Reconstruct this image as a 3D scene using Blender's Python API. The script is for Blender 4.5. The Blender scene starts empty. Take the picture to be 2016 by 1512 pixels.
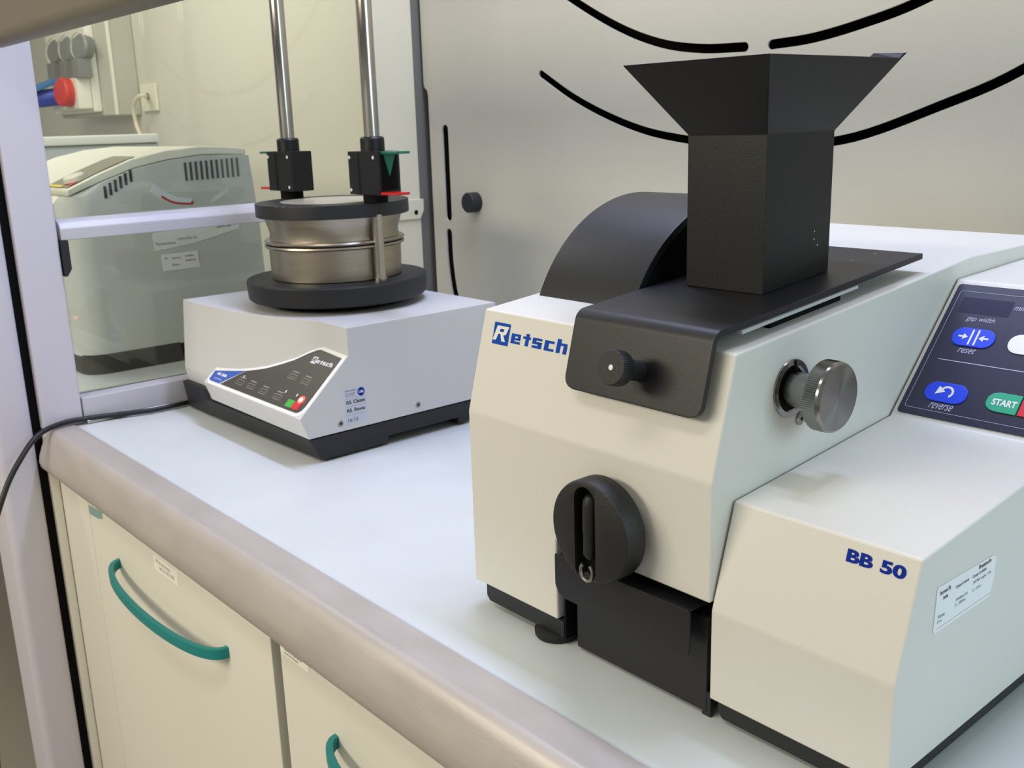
import bpy, bmesh, math, random
from mathutils import Vector, Matrix
random.seed(7)
SC = bpy.context.scene
COL = SC.collection
R = math.radians

# ------------------------------------------------------------------ camera
FPX = 1990.61
yaw, pit, rol = 0.86487619, 0.25371234, -0.03066764
fw = Vector((-math.sin(yaw)*math.cos(pit), math.cos(yaw)*math.cos(pit), -math.sin(pit)))
r0 = Vector((math.cos(yaw), math.sin(yaw), 0)); u0 = r0.cross(fw)
rt = r0*math.cos(rol) + u0*math.sin(rol)
up = -r0*math.sin(rol) + u0*math.cos(rol)
cd = bpy.data.cameras.new('camera'); cam = bpy.data.objects.new('camera', cd); COL.objects.link(cam)
cam.matrix_world = Matrix(((rt.x, up.x, -fw.x, 0), (rt.y, up.y, -fw.y, 0), (rt.z, up.z, -fw.z, 0.42), (0, 0, 0, 1)))
cd.sensor_width = 36; cd.lens = FPX/2016*36; cd.clip_start = 0.02
cd.dof.use_dof = True; cd.dof.focus_distance = 0.78; cd.dof.aperture_fstop = 20
SC.camera = cam

# ------------------------------------------------------------------ world, lamps, exposure
W = bpy.data.worlds.new('world'); SC.world = W; W.use_nodes = True
bg = W.node_tree.nodes['Background']; bg.inputs[0].default_value = (1.0, 0.965, 0.87, 1); bg.inputs[1].default_value = 0.32
def area(name, loc, target, sx, sy, power, col):
    l = bpy.data.lights.new(name, 'AREA'); l.shape = 'RECTANGLE'; l.size = sx; l.size_y = sy
    l.energy = power; l.color = col
    o = bpy.data.objects.new(name, l); COL.objects.link(o); o.location = loc
    o.rotation_euler = (Vector(target)-Vector(loc)).to_track_quat('-Z', 'Y').to_euler()
    return o
area('hood_lamp', (-0.80, 0.93, 1.60), (-0.80, 0.80, 0), 1.15, 0.12, 21, (0.60, 0.67, 1.0))
area('room_lamp', (-1.25, -1.25, 0.95), (-0.7, 0.6, 0.1), 1.4, 0.35, 23, (1.0, 0.91, 0.72))
area('ceiling_lamp', (-0.75, -0.55, 1.9), (-1.1, 0.9, 0.3), 1.2, 0.3, 11, (1.0, 0.95, 0.84))
area('side_daylight', (1.5, 0.66, 0.75), (-0.5, 0.75, 0.15), 1.0, 0.9, 16, (0.60, 0.86, 1.0))
area('neighbour_lamp', (-2.6, 0.45, 1.5), (-2.6, 1.0, 0.1), 1.2, 0.5, 14.5, (1.0, 0.96, 0.84))
SC.view_settings.view_transform = 'Standard'; SC.view_settings.look = 'None'
SC.view_settings.gamma = 1; SC.view_settings.use_curve_mapping = False
SC.view_settings.exposure = 0.0

# ------------------------------------------------------------------ materials
def srgb(r, g, b):
    f = lambda c: (c/255/12.92) if c/255 <= 0.04045 else ((c/255+0.055)/1.055)**2.4
    return (f(r), f(g), f(b), 1)
def mat(name, rgb, rough=0.5, metal=0.0, var=0.04, vscale=9, bump=0.0, bscale=400, spec=0.5, aniso=0.0, emit=None, es=0, coat=0.0, stretch=None, rvar=0.0):
    m = bpy.data.materials.new(name); m.use_nodes = True; nt = m.node_tree; b = nt.nodes['Principled BSDF']
    b.inputs['Roughness'].default_value = rough; b.inputs['Metallic'].default_value = metal
    b.inputs['Specular IOR Level'].default_value = spec; b.inputs['Anisotropic'].default_value = aniso
    b.inputs['Coat Weight'].default_value = coat
    c = srgb(*rgb)
    tc = nt.nodes.new('ShaderNodeTexCoord'); src = tc.outputs['Object']
    if stretch:
        mp = nt.nodes.new('ShaderNodeMapping'); mp.inputs['Scale'].default_value = stretch; nt.links.new(src, mp.inputs[0]); src = mp.outputs[0]
    n = nt.nodes.new('ShaderNodeTexNoise'); n.inputs['Scale'].default_value = vscale; n.inputs['Detail'].default_value = 5; nt.links.new(src, n.inputs['Vector'])
    mx = nt.nodes.new('ShaderNodeMix'); mx.data_type = 'RGBA'
    mx.inputs[6].default_value = tuple(x*(1-var*1.5) for x in c[:3])+(1,); mx.inputs[7].default_value = tuple(min(1, x*(1+var*1.5)) for x in c[:3])+(1,)
    nt.links.new(n.outputs[0], mx.inputs[0]); nt.links.new(mx.outputs[2], b.inputs['Base Color'])
    if rvar:
        mr = nt.nodes.new('ShaderNodeMapRange'); mr.inputs[3].default_value = rough-rvar; mr.inputs[4].default_value = rough+rvar
        mr.inputs[1].default_value = 0.35; mr.inputs[2].default_value = 0.65
        nt.links.new(n.outputs[0], mr.inputs[0]); nt.links.new(mr.outputs[0], b.inputs['Roughness'])
    if bump:
        n2 = nt.nodes.new('ShaderNodeTexNoise'); n2.inputs['Scale'].default_value = bscale; n2.inputs['Detail'].default_value = 3; nt.links.new(src, n2.inputs['Vector'])
        bp = nt.nodes.new('ShaderNodeBump'); bp.inputs['Strength'].default_value = bump; bp.inputs['Distance'].default_value = 0.001
        nt.links.new(n2.outputs[0], bp.inputs['Height']); nt.links.new(bp.outputs[0], b.inputs['Normal'])
    if emit:
        b.inputs['Emission Color'].default_value = srgb(*emit); b.inputs['Emission Strength'].default_value = es
    return m
M = {}
M['enamel'] = mat('white_powder_coat', (215, 213, 205), 0.42, var=0.012, vscale=4, bump=0.07, bscale=1500)
M['black'] = mat('black_powder_coat', (14, 14, 16), 0.42, var=0.08, bump=0.12, bscale=1300, spec=0.38)
M['satin'] = mat('black_anodised_sheet', (16, 16, 21), 0.42, var=0.06, bump=0.1, bscale=500, spec=0.5, stretch=(1, 8, 8))
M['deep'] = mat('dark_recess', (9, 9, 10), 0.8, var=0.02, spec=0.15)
M['baseblk'] = mat('charcoal_base_plastic', (23, 25, 29), 0.5, var=0.06, bump=0.3, bscale=800)
M['rubber'] = mat('black_rubber', (24, 24, 24), 0.75, var=0.2, vscale=60)
M['knobblk'] = mat('black_knob_plastic', (22, 21, 20), 0.55, var=0.12, vscale=25, bump=0.2, bscale=300)
M['steel'] = mat('turned_stainless_steel', (150, 149, 147), 0.20, 1.0, var=0.02)
def turned(name, rgb):            # lathe-turned face: grooves run round the axis, so highlights fan out radially
    m = mat(name, rgb, 0.30, 1.0, var=0.03, aniso=0.85); nt = m.node_tree; b = nt.nodes['Principled BSDF']
    t = nt.nodes.new('ShaderNodeTangent'); t.direction_type = 'RADIAL'; t.axis = 'X'; nt.links.new(t.outputs[0], b.inputs['Tangent']); return m
M['turned'] = turned('turned_knob_face', (140, 141, 140))
M['steel2'] = mat('brushed_stainless_steel', (172, 164, 150), 0.34, 1.0, var=0.10, vscale=30, bump=0.08, bscale=60, stretch=(1, 1, 6))
M['rod'] = mat('polished_steel_rod', (185, 180, 172), 0.20, 1.0, var=0.12, vscale=45, stretch=(2, 2, 0.6))
M['screw'] = mat('zinc_screw', (150, 148, 142), 0.35, 1.0, var=0.06)
M['counter'] = mat('pale_grey_worktop', (205, 210, 212), 0.36, var=0.03, vscale=12, bump=0.06, bscale=200, rvar=0.05)
M['rail'] = mat('anodised_edge_rail', (186, 178, 172), 0.42, 0.25, var=0.06, vscale=14, bump=0.08, bscale=120, stretch=(1, 3, 3), rvar=0.05)
M['hood'] = mat('grey_beige_baffle', (192, 189, 176), 0.6, var=0.03, vscale=3, bump=0.12, bscale=700)
M['hoodside'] = mat('cream_side_panel', (212, 204, 180), 0.55, var=0.02)
M['post'] = mat('pale_aluminium_post', (206, 200, 210), 0.48, var=0.02, vscale=5, bump=0.05)
M['grey'] = mat('grey_seal_strip', (112, 108, 100), 0.6)
M['cab'] = mat('warm_grey_cabinet_front', (234, 230, 218), 0.5, var=0.02, vscale=4, bump=0.08, bscale=600)
M['teal'] = mat('teal_plastic', (22, 132, 132), 0.4, var=0.06)
M['wall'] = mat('cream_painted_wall', (212, 208, 194), 0.7, var=0.03, vscale=2, bump=0.1, bscale=120)
M['floor'] = mat('grey_vinyl_floor', (150, 144, 132), 0.5, var=0.05)
M['ceil'] = mat('white_ceiling', (222, 220, 212), 0.8, var=0.02)
M['ventgrey'] = mat('shadowed_vent', (72, 74, 72), .7)
M['frame'] = mat('white_window_rail', (196, 194, 200), 0.4, var=0.01)
M['mill'] = mat('light_grey_mill_shell', (192, 196, 193), 0.5, var=0.02, vscale=3)
M['millwhite'] = mat('off_white_mill_cover', (222, 220, 205), 0.45, var=0.02)
M['milldark'] = mat('mill_dark_plinth', (56, 56, 52), 0.7, var=0.25, vscale=20)
M['blue'] = mat('blue_print', (10, 70, 172), 0.6, var=0.03, spec=0.12)
M['blue2'] = mat('navy_print', (4, 42, 146), 0.6, var=0.03, spec=0.12)
M['panel'] = mat('membrane_panel_navy', (43, 44, 66), 0.30, var=0.08, vscale=8, spec=0.5)
M['panel2'] = mat('membrane_panel_grey', (72, 68, 62), 0.35, var=0.10, vscale=18, spec=0.5)
M['panellite'] = mat('membrane_window', (50, 50, 76), 0.18, var=0.05)
M['btnblue'] = mat('button_blue', (16, 62, 222), 0.35, var=0.02)
M['btngreen'] = mat('button_green', (38, 164, 126), 0.35, var=0.02)
M['btnwhite'] = mat('button_white', (228, 228, 232), 0.35, var=0.02)
M['btnred'] = mat('button_red', (205, 40, 48), 0.35, var=0.02)
M['lav'] = mat('lavender_print', (176, 178, 206), 0.5, var=0.0)
M['whitep'] = mat('white_print', (228, 228, 232), 0.5, var=0.0)
M['txt'] = mat('dark_print', (52, 56, 60), 0.6, var=0.1)
M['txtlite'] = mat('faint_print', (150, 146, 138), 0.6, var=0.1)
M['label'] = mat('paper_label', (232, 234, 234), 0.55, var=0.02, vscale=40)
M['labelw'] = mat('cream_label', (252, 250, 238), 0.5, var=0.02, vscale=40)
M['labelg'] = mat('clear_tape_label', (226, 230, 230), 0.4, var=0.05, vscale=60)
M['bluepanel'] = mat('blue_name_field', (56, 92, 178), 0.35, var=0.02)
M['led'] = mat('lit_red_led', (255, 60, 50), 0.4, emit=(255, 50, 40), es=6, var=0)
M['ledcore'] = mat('led_core', (255, 220, 190), 0.4, emit=(255, 225, 190), es=8, var=0)
M['green'] = mat('green_lever', (20, 104, 84), 0.3, var=0.05)
M['red'] = mat('red_lever', (196, 34, 30), 0.3, var=0.05)
M['cable'] = mat('black_cable', (14, 14, 15), 0.45, var=0.1)
M['cordw'] = mat('cream_cord', (226, 214, 184), 0.5)
M['socket'] = mat('white_socket_plate', (234, 230, 212), 0.45)
M['boxgrey'] = mat('grey_socket_box', (188, 184, 168), 0.5)
M['lidgrey'] = mat('smoked_socket_lid', (122, 122, 116), 0.35, var=0.1)
M['plugblue'] = mat('blue_plug', (40, 62, 160), 0.45)
M['plugsky'] = mat('light_blue_plug', (62, 122, 172), 0.45)
M['plugred'] = mat('red_socket', (214, 64, 58), 0.45)
M['screen'] = mat('grey_display', (150, 146, 128), 0.3)
M['yellow'] = mat('yellow_tape', (222, 196, 70), 0.5)

# thin glass pane: see-through with a Fresnel mirror coat
def glass(name, tint=(0.96, 0.98, 0.97, 1), haze=0.0):
    g = bpy.data.materials.new(name); g.use_nodes = True; nt = g.node_tree; nt.nodes.remove(nt.nodes['Principled BSDF'])
    out = nt.nodes['Material Output']
    tr = nt.nodes.new('ShaderNodeBsdfTransparent'); tr.inputs[0].default_value = tint
    gl = nt.nodes.new('ShaderNodeBsdfGlossy'); gl.inputs['Roughness'].default_value = 0.02
    fr = nt.nodes.new('ShaderNodeFresnel'); fr.inputs[0].default_value = 1.45
    mx = nt.nodes.new('ShaderNodeMixShader'); nt.links.new(fr.outputs[0], mx.inputs[0]); nt.links.new(tr.outputs[0], mx.inputs[1]); nt.links.new(gl.outputs[0], mx.inputs[2])
    last = mx
    if haze:
        df = nt.nodes.new('ShaderNodeBsdfDiffuse'); df.inputs[0].default_value = (0.8, 0.8, 0.8, 1)
        m2 = nt.nodes.new('ShaderNodeMixShader'); m2.inputs[0].default_value = haze
        nt.links.new(mx.outputs[0], m2.inputs[1]); nt.links.new(df.outputs[0], m2.inputs[2]); last = m2
    nt.links.new(last.outputs[0], out.inputs[0]); return g
M['glass'] = glass('window_glass')
M['film'] = glass('clear_plastic_film', (0.93, 0.95, 0.95, 1), 0.12)

# ------------------------------------------------------------------ object helpers
def thing(name, loc, label, cat, group=None):
    o = bpy.data.objects.new(name, None); COL.objects.link(o); o.location = loc; o.empty_display_size = 0.02
    o['label'] = label; o['category'] = cat
    if group: o['group'] = group
    return o
def rootloc(o):
    while o.parent: o = o.parent
    return Vector(o.location)
class B:
    def __init__(s): s.v = []; s.f = []
    def add(s, vs, fs):
        k = len(s.v); s.v += [tuple(p) for p in vs]; s.f += [[i+k for i in f] for f in fs]; return s
    def box(s, x0, x1, y0, y1, z0, z1):
        return s.add([(x, y, z) for x in (x0, x1) for y in (y0, y1) for z in (z0, z1)],
                     [(0, 1, 3, 2), (4, 6, 7, 5), (0, 4, 5, 1), (2, 3, 7, 6), (0, 2, 6, 4), (1, 5, 7, 3)])
    def prism(s, poly, a, b, ax='x'):
        n = len(poly)
        mk = {'x': lambda t, p: (t, p[0], p[1]), 'y': lambda t, p: (p[0], t, p[1]), 'z': lambda t, p: (p[0], p[1], t)}[ax]
        vs = [mk(a, p) for p in poly]+[mk(b, p) for p in poly]
        return s.add(vs, [list(range(n))[::-1], [n+i for i in range(n)]]+[[i, (i+1) % n, n+(i+1) % n, n+i] for i in range(n)])
    def lathe(s, o, axis, prof, n=48, cap=True, teeth=0.0, tr=()):
        axis = Vector(axis).normalized(); a = axis.orthogonal().normalized(); b = axis.cross(a); o = Vector(o); vs = []; fs = []
        for j, (t, r) in enumerate(prof):
            for i in range(n):
                th = 2*math.pi*i/n; rr = r-(teeth if (j in tr and i % 2) else 0)
                vs.append(o+axis*t+(a*math.cos(th)+b*math.sin(th))*rr)
        for j in range(len(prof)-1):
            for i in range(n): fs.append([j*n+i, j*n+(i+1) % n, (j+1)*n+(i+1) % n, (j+1)*n+i])
        if cap: fs.append(list(range(n))[::-1]); fs.append([(len(prof)-1)*n+i for i in range(n)])
        return s.add(vs, fs)
    def sweep(s, path, sec, upv=(0, 0, 1), cap=True):
        path = [Vector(p) for p in path]; n = len(sec); vs = []; fs = []
        for i, p in enumerate(path):
            t = (path[min(i+1, len(path)-1)]-path[max(i-1, 0)]).normalized()
            u = Vector(upv); a = t.cross(u).normalized(); b = a.cross(t).normalized()
            vs += [p+a*q[0]+b*q[1] for q in sec]
        for j in range(len(path)-1):
            for i in range(n): fs.append([j*n+i, j*n+(i+1) % n, (j+1)*n+(i+1) % n, (j+1)*n+i])
        if cap: fs.append(list(range(n))[::-1]); fs.append([(len(path)-1)*n+i for i in range(n)])
        return s.add(vs, fs)
    def tube(s, path, r, n=12, upv=(0, 0, 1)):
        return s.sweep(path, [(r*math.cos(2*math.pi*i/n), r*math.sin(2*math.pi*i/n)) for i in range(n)], upv)
    def build(s, name, m, parent=None, bevel=0.0, seg=2, ang=30, label=None, kind=None, cut=None, sharp=32):
        me = bpy.data.meshes.new(name); bm = bmesh.new()
        off = rootloc(parent) if parent else Vector((0, 0, 0))
        vs = [bm.verts.new(Vector(p)-off) for p in s.v]
        for f in s.f:
            try: bm.faces.new([vs[i] for i in f])
            except ValueError: pass
        bmesh.ops.remove_doubles(bm, verts=bm.verts, dist=1e-6)
        bmesh.ops.recalc_face_normals(bm, faces=bm.faces)
        if cut is not None:
            bm.to_mesh(me); me = boolcut(me, cut, off); bm.free(); bm = bmesh.new(); bm.from_mesh(me)
            bmesh.ops.dissolve_limit(bm, angle_limit=0.01, verts=bm.verts, edges=bm.edges)
        if bevel:
            es = [e for e in bm.edges if len(e.link_faces) == 2 and e.calc_face_angle(0) > R(ang)]
            bmesh.ops.bevel(bm, geom=es, offset=bevel, segments=seg, affect='EDGES', profile=0.5, clamp_overlap=True)
        for f in bm.faces: f.smooth = True
        bm.to_mesh(me); bm.free(); me.set_sharp_from_angle(angle=R(sharp))
        me.materials.clear(); me.materials.append(m)
        o = bpy.data.objects.new(name, me); COL.objects.link(o)
        if bevel:
            wm = o.modifiers.new('weighted_normals', 'WEIGHTED_NORMAL'); wm.keep_sharp = True; wm.weight = 90
        if parent: o.parent = parent
        if label: o['label'] = label
        if kind: o['kind'] = kind
        return o
def boolcut(me, cut, off):
    a = bpy.data.objects.new('tmp_a', me); COL.objects.link(a)
    cm = bpy.data.meshes.new('tmp_c'); cm.from_pydata([tuple(Vector(p)-off) for p in cut.v], [], cut.f)
    bm = bmesh.new(); bm.from_mesh(cm); bmesh.ops.recalc_face_normals(bm, faces=bm.faces); bm.to_mesh(cm); bm.free()
    c = bpy.data.objects.new('tmp_b', cm); COL.objects.link(c)
    md = a.modifiers.new('b', 'BOOLEAN'); md.operation = 'DIFFERENCE'; md.solver = 'EXACT'; md.object = c
    dg = bpy.context.evaluated_depsgraph_get(); dg.update()
    out = bpy.data.meshes.new_from_object(a.evaluated_get(dg))
    bpy.data.objects.remove(a); bpy.data.objects.remove(c); return out
def single(o, label, cat, group=None):
    o['label'] = label; o['category'] = cat
    if group: o['group'] = group
    return o
# flat prints on a plane: frame = (origin, U, V, N)
def plane(o, u, v):
    u = Vector(u).normalized(); v = Vector(v).normalized(); return (Vector(o), u, v, u.cross(v))
def pmap(fr, u, v, h=0): return fr[0]+fr[1]*u+fr[2]*v+fr[3]*h
def decal(name, fr, polys, h, m, parent, thick=0.0, label=None, bevel=0):
    b = B()
    for poly in polys:
        n = len(poly)
        if thick:
            b.add([pmap(fr, u, v, h-thick) for u, v in poly]+[pmap(fr, u, v, h) for u, v in poly],
                  [list(range(n))[::-1], [n+i for i in range(n)]]+[[i, (i+1) % n, n+(i+1) % n, n+i] for i in range(n)])
        else: b.add([pmap(fr, u, v, h) for u, v in poly], [list(range(n))])
    return b.build(name, m, parent, bevel=bevel, label=label)
def rr(u0, u1, v0, v1, r, n=6, k=0):          # rounded rectangle, k = sideways shear
    p = []
    for cx, cy, a in ((u1-r, v1-r, 0), (u0+r, v1-r, 90), (u0+r, v0+r, 180), (u1-r, v0+r, 270)):
        for i in range(n+1): t = R(a+90*i/n); p.append((cx+r*math.cos(t), cy+r*math.sin(t)))
    return [(u+k*(v-v0), v) for u, v in p]
def rc(u0, u1, v0, v1, k=0): return [(u0, v0), (u1, v0), (u1+k*(v1-v0), v1), (u0+k*(v1-v0), v1)]
TC = {}
def text2d(body, bold=0.0):
    if (body, bold) in TC: return TC[(body, bold)]
    c = bpy.data.curves.new('t', 'FONT'); c.body = body; c.size = 1; c.offset = bold; c.resolution_u = 4
    o = bpy.data.objects.new('t', c); COL.objects.link(o); dg = bpy.context.evaluated_depsgraph_get(); dg.update()
    me = bpy.data.meshes.new_from_object(o.evaluated_get(dg)); vs = [(v.co.x, v.co.y) for v in me.vertices]; fs = [list(p.vertices) for p in me.polygons]
    bpy.data.objects.remove(o); TC[(body, bold)] = (vs, fs); return vs, fs
def words(name, fr, items, h, m, parent):
    for it in items: texts(name, fr, [it], h, m, parent)
def texts(name, fr, items, h, m, parent, label=None):   # items: (string, u0, u1, v0, v1[, bold, shear])
    b = B()
    for it in items:
        s_, a0, a1, b0, b1 = it[:5]; bold = it[5] if len(it) > 5 else 0; sh = it[6] if len(it) > 6 else 0
        vs, fs = text2d(s_, bold)
        xs = [v[0] for v in vs]; ys = [v[1] for v in vs]; x0, x1, y0, y1 = min(xs), max(xs), min(ys), max(ys)
        b.add([pmap(fr, a0+(x-x0)/(x1-x0)*(a1-a0)+sh*(y-y0)/(y1-y0)*(b1-b0), b0+(y-y0)/(y1-y0)*(b1-b0), h) for x, y in vs], fs)
    return b.build(name, m, parent, label=label, kind=('stuff' if len(items) > 1 else None))
def catmull(p, n=8):
    p = [Vector(q) for q in p]; q = [2*p[0]-p[1]]+p+[2*p[-1]-p[-2]]; o = []
    for i in range(1, len(q)-2):
        for k in range(n):
            t = k/n; a, b, c, d = q[i-1:i+3]
            o.append(0.5*((2*b)+(c-a)*t+(2*a-5*b+4*c-d)*t*t+(3*b-a-3*c+d)*t*t*t))
    return o+[p[-1]]

# the maker's word mark, drawn in box units (u 0..1.0 of the R field .. 4.3)
def wordmark(fr, u0, v0, s, h, blue, white, parent):
    k = 0.0
    def P(pts): return [(u0+x*s, v0+y*s) for x, y in pts]
    bx = [P([(0, -.18), (1.08, -.18), (1.08, .80), (0, .80)])]
    Rw = [P([(.02, 0), (.24, 0), (.36, .30), (.50, .30), (.62, -.02), (.88, -.02), (.70, .26), (.86, .30), (1.02, .66), (.22, .66)])]
    hole = [P([(.42, .40), (.68, .40), (.72, .53), (.46, .53)])]
    def bars(x, L): return [P([(x+a, c), (x+b, c), (x+b+.05*(d-c), d), (x+a+.05*(d-c), d)]) for a, b, c, d in L]
    lt = []
    lt += bars(1.22, [(0, .24, 0, .44), (.24, .62, 0, .11), (.24, .62, .33, .44), (.44, .62, .18, .33), (.24, .62, .165, .25)])
    lt += bars(2.00, [(.16, .38, 0, .54), (0, .16, .30, .41), (.38, .50, .30, .41)])
    lt += bars(2.62, [(0, .60, 0, .11), (.36, .60, .11, .28), (0, .60, .17, .28), (0, .24, .28, .44), (.24, .60, .34, .44)])
    lt += bars(3.38, [(0, .26, 0, .44), (.26, .60, 0, .11), (.26, .60, .33, .44)])
    lt += bars(4.12, [(0, .24, 0, .60), (.24, .64, .33, .44), (.42, .64, 0, .33)])
    a = decal('word_mark', fr, bx+lt if blue is not white else lt, h, blue, parent)
    if blue is not white:
        decal('word_mark_initial', fr, Rw, h+.00012, white, a); decal('word_mark_initial', fr, hole, h+.00024, blue, a)
    else:
        decal('word_mark_initial', fr, Rw, h+.0001, white, a)
    return a

# ================================================================== SETTING
XL = -1.53      # inner face of the hood's left side
YB = 1.115      # perforated rear baffle
def struct(b, name, m, bevel=0, label=None, **k):
    o = b.build(name, m, None, bevel=bevel, **k); o['kind'] = 'structure'
    if label: o['label'] = label
    return o
struct(B().box(-4.6, 2.2, -2.6, 1.5, -0.92, -0.90), 'floor', M['floor'])
struct(B().box(-8.0, XL-0.06, 1.35, 1.40, -0.9, 1.8), 'wall_back', M['wall'], label='cream painted room wall beyond the side window')
# rear baffle with real slots
def slot_outline(pts, w):
    c = catmull([(a, b, 0) for a, b in pts], 6) if len(pts) > 2 else [Vector((a, b, 0)) for a, b in pts]
    L = []; Rr = []
    for i, p in enumerate(c):
        t = (c[min(i+1, len(c)-1)]-c[max(i-1, 0)]).normalized(); n = Vector((-t.y, t.x, 0)); L.append(p+n*w); Rr.append(p-n*w)
    def capp(ce, d0):
        a0 = math.atan2(d0.y, d0.x); return [ce+Vector((math.cos(a0-math.pi*k/6), math.sin(a0-math.pi*k/6), 0))*w for k in range(1, 6)]
    return L+capp(c[-1], L[-1]-c[-1])+Rr[::-1]+capp(c[0], Rr[0]-c[0])
SLOTS = [([(-1.2155, .491), (-1.145, .4535), (-1.0685, .4227), (-.995, .401), (-.9218, .389), (-.85, .381)], .0056),
         ([(-.765, .379), (-.6695, .390), (-.57, .4215), (-.4786, .4574), (-.36, .53), (-.27, .61)], .0056),
         ([(-1.33, .74), (-1.235, .648), (-1.1419, .5918), (-1.05, .546), (-.9714, .5185), (-.90, .5065), (-.830, .5035)], .0060),
         ([(-.7895, .5035), (-.73, .507), (-.6644, .5182), (-.5951, .5359), (-.50, .575), (-.38, .65)], .0060),
         ([(-1.469, .410), (-1.469, .2585)], .0088),
         ([(-1.4706, .228), (-1.4705, .19), (-1.4665, .15), (-1.457, .11), (-1.43, .06)], .0085)]
cu = bpy.data.curves.new('baf', 'CURVE'); cu.dimensions = '2D'; cu.fill_mode = 'BOTH'; cu.extrude = 0.0016
def spl(pts):
    s = cu.splines.new('POLY'); s.points.add(len(pts)-1)
    for i, p in enumerate(pts): s.points[i].co = (p[0], p[1], 0, 1)
    s.use_cyclic_u = True
spl([(-1.526, 1.78), (-1.526, .490), (-1.5245, .484), (-1.521, .4815), (-1.5165, .478), (-1.5145, .470), (-1.5145, .002), (.25, .002), (.25, 1.78)])
for p, w in SLOTS: spl([(v.x, v.y) for v in slot_outline(p, w)])
tmp = bpy.data.objects.new('tmpc', cu); COL.objects.link(tmp); dg = bpy.context.evaluated_depsgraph_get(); dg.update()
me = bpy.data.meshes.new_from_object(tmp.evaluated_get(dg)); bpy.data.objects.remove(tmp)
for v in me.vertices: x, y, z = v.co; v.co = (x, YB-z+0.0016, y)
me.materials.clear(); me.materials.append(M['hood'])
bf = bpy.data.objects.new('wall_rear_baffle', me); COL.objects.link(bf); bf['kind'] = 'structure'; bf['label'] = 'grey beige rear panel of the fume cupboard with curved black slots'
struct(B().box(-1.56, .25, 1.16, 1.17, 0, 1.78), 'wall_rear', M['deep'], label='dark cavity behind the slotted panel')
kb = B().lathe((-1.3890, YB+.001, .2868), (0, -1, 0), [(0, .0172), (.0195, .0172), (.0210, .0160)], 32)
kb.build('knob', M['baseblk'], bf, label='round dark grey knob on the rear panel')
# seal strip + cream panel + front post of the left side
struct(B().box(XL-.05, XL-.004, 1.098, YB+.02, 0, 1.2), 'trim_1', M['grey'], label='grey seal strip at the rear corner')
sp = struct(B().box(XL-.05, XL, 1.016, 1.098, 0, 1.2), 'wall_left_side', M['hoodside'], bevel=.002, label='cream upright panel behind the sieve shaker')
fp = struct(B().box(XL-.10, XL, .399, .458, 0.001, 1.25), 'trim_2', M['post'], bevel=.004, label='pale upright post at the left front corner')
struct(B().box(XL-.10, XL, .399, .411, -.9, -.001), 'trim_3', M['cab'], bevel=.002)
struct(B().prism(rr(XL-.09, XL, .332, .3865, .012), -.9, 1.25, 'z'), 'trim_4', M['post'], label='outer cover strip of the left front post')
struct(B().box(XL-.10, XL-.012, .380, .402, -.9, 1.25), 'trim_5', M['deep'], label='black gap in the left post')
# side window: sill, pane, cross rail
wn = struct(B().box(XL-.045, XL, .459, 1.015, 0.001, .0395), 'window_1', M['frame'], bevel=.003, label='side window of the fume cupboard')
B().box(XL-.034, XL-.028, .455, 1.02, .0395, 1.2).build('pane', M['glass'], wn)
cr = B().prism([(XL-.018, .2735), (XL, .2735), (XL, .2900), (XL-.006, .2985), (XL-.018, .3030), (XL-.026, .3030), (XL-.026, .2735)], .462, 1.016, 'y').build('cross_rail', M['frame'], wn, bevel=.0015)
br = B().prism([(1.005, .2885), (1.102, .2885), (1.102, .269), (1.094, .2535), (1.06, .2535), (1.005, .2535)], XL-.001, XL+.004, 'x').build('rail_bracket', M['hoodside'], wn, bevel=.0008)
B().lathe((XL+.0035, 1.084, .2652), (1, 0, 0), [(0, .0042), (.0012, .0042)], 16).build('rail_bracket_screw', M['deep'], wn)
B().prism([(.459, .2735), (.470, .2735), (.470, .232), (.463, .222), (.459, .222)], XL-.02, XL+.003, 'x').build('rail_end_cap', M['baseblk'], wn)
sr = B().lathe((XL+.006, .46, .0035), (0, 1, 0), [(0, .0035), (.56, .0035)], 12).build('sill_bead', M['rod'], wn)
# sash bar across the opening
bar = B().prism(rr(.388, .425, .534, .640, .016, 8), -1.50, .35, 'x').build('sash_bar', mat('brown_grey_sash_metal', (112, 105, 90), .45, .2, var=.06, vscale=10, stretch=(1, 6, 6)), None, bevel=.006)
single(bar, 'rounded metal sash bar crossing the upper left corner', 'sash bar')

# ================================================================== WORKTOP AND CABINETS
ct = thing('countertop', (-.6, .78, 0), 'pale blue grey worktop with a rounded metal front rail', 'worktop')
B().box(XL, .35, .443, YB+.02, -.0620, 0).build('worktop_slab', M['counter'], ct)
prof = [(.443, .0012), (.4425, .0030), (.412, .0036), (.4065, .0020), (.4020, -.0020), (.3980, -.0090), (.3930, -.0200), (.3880, -.0330), (.3862, -.0430), (.3880, -.0515), (.3930, -.0570), (.402, -.0600), (.420, -.062), (.443, -.062)]
B().prism([(p[0], p[1]) for p in prof], XL+.001, .35, 'x').build('edge_rail', M['rail'], ct, bevel=.0012, ang=50, label='rounded brushed metal front rail')
nb = thing('countertop', (-2.4, .9, 0), 'pale worktop in the next bay behind the side window', 'worktop')
B().box(-4.0, XL-.06, .42, 1.34, -.03, .0).build('worktop_slab', M['counter'], nb)
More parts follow.
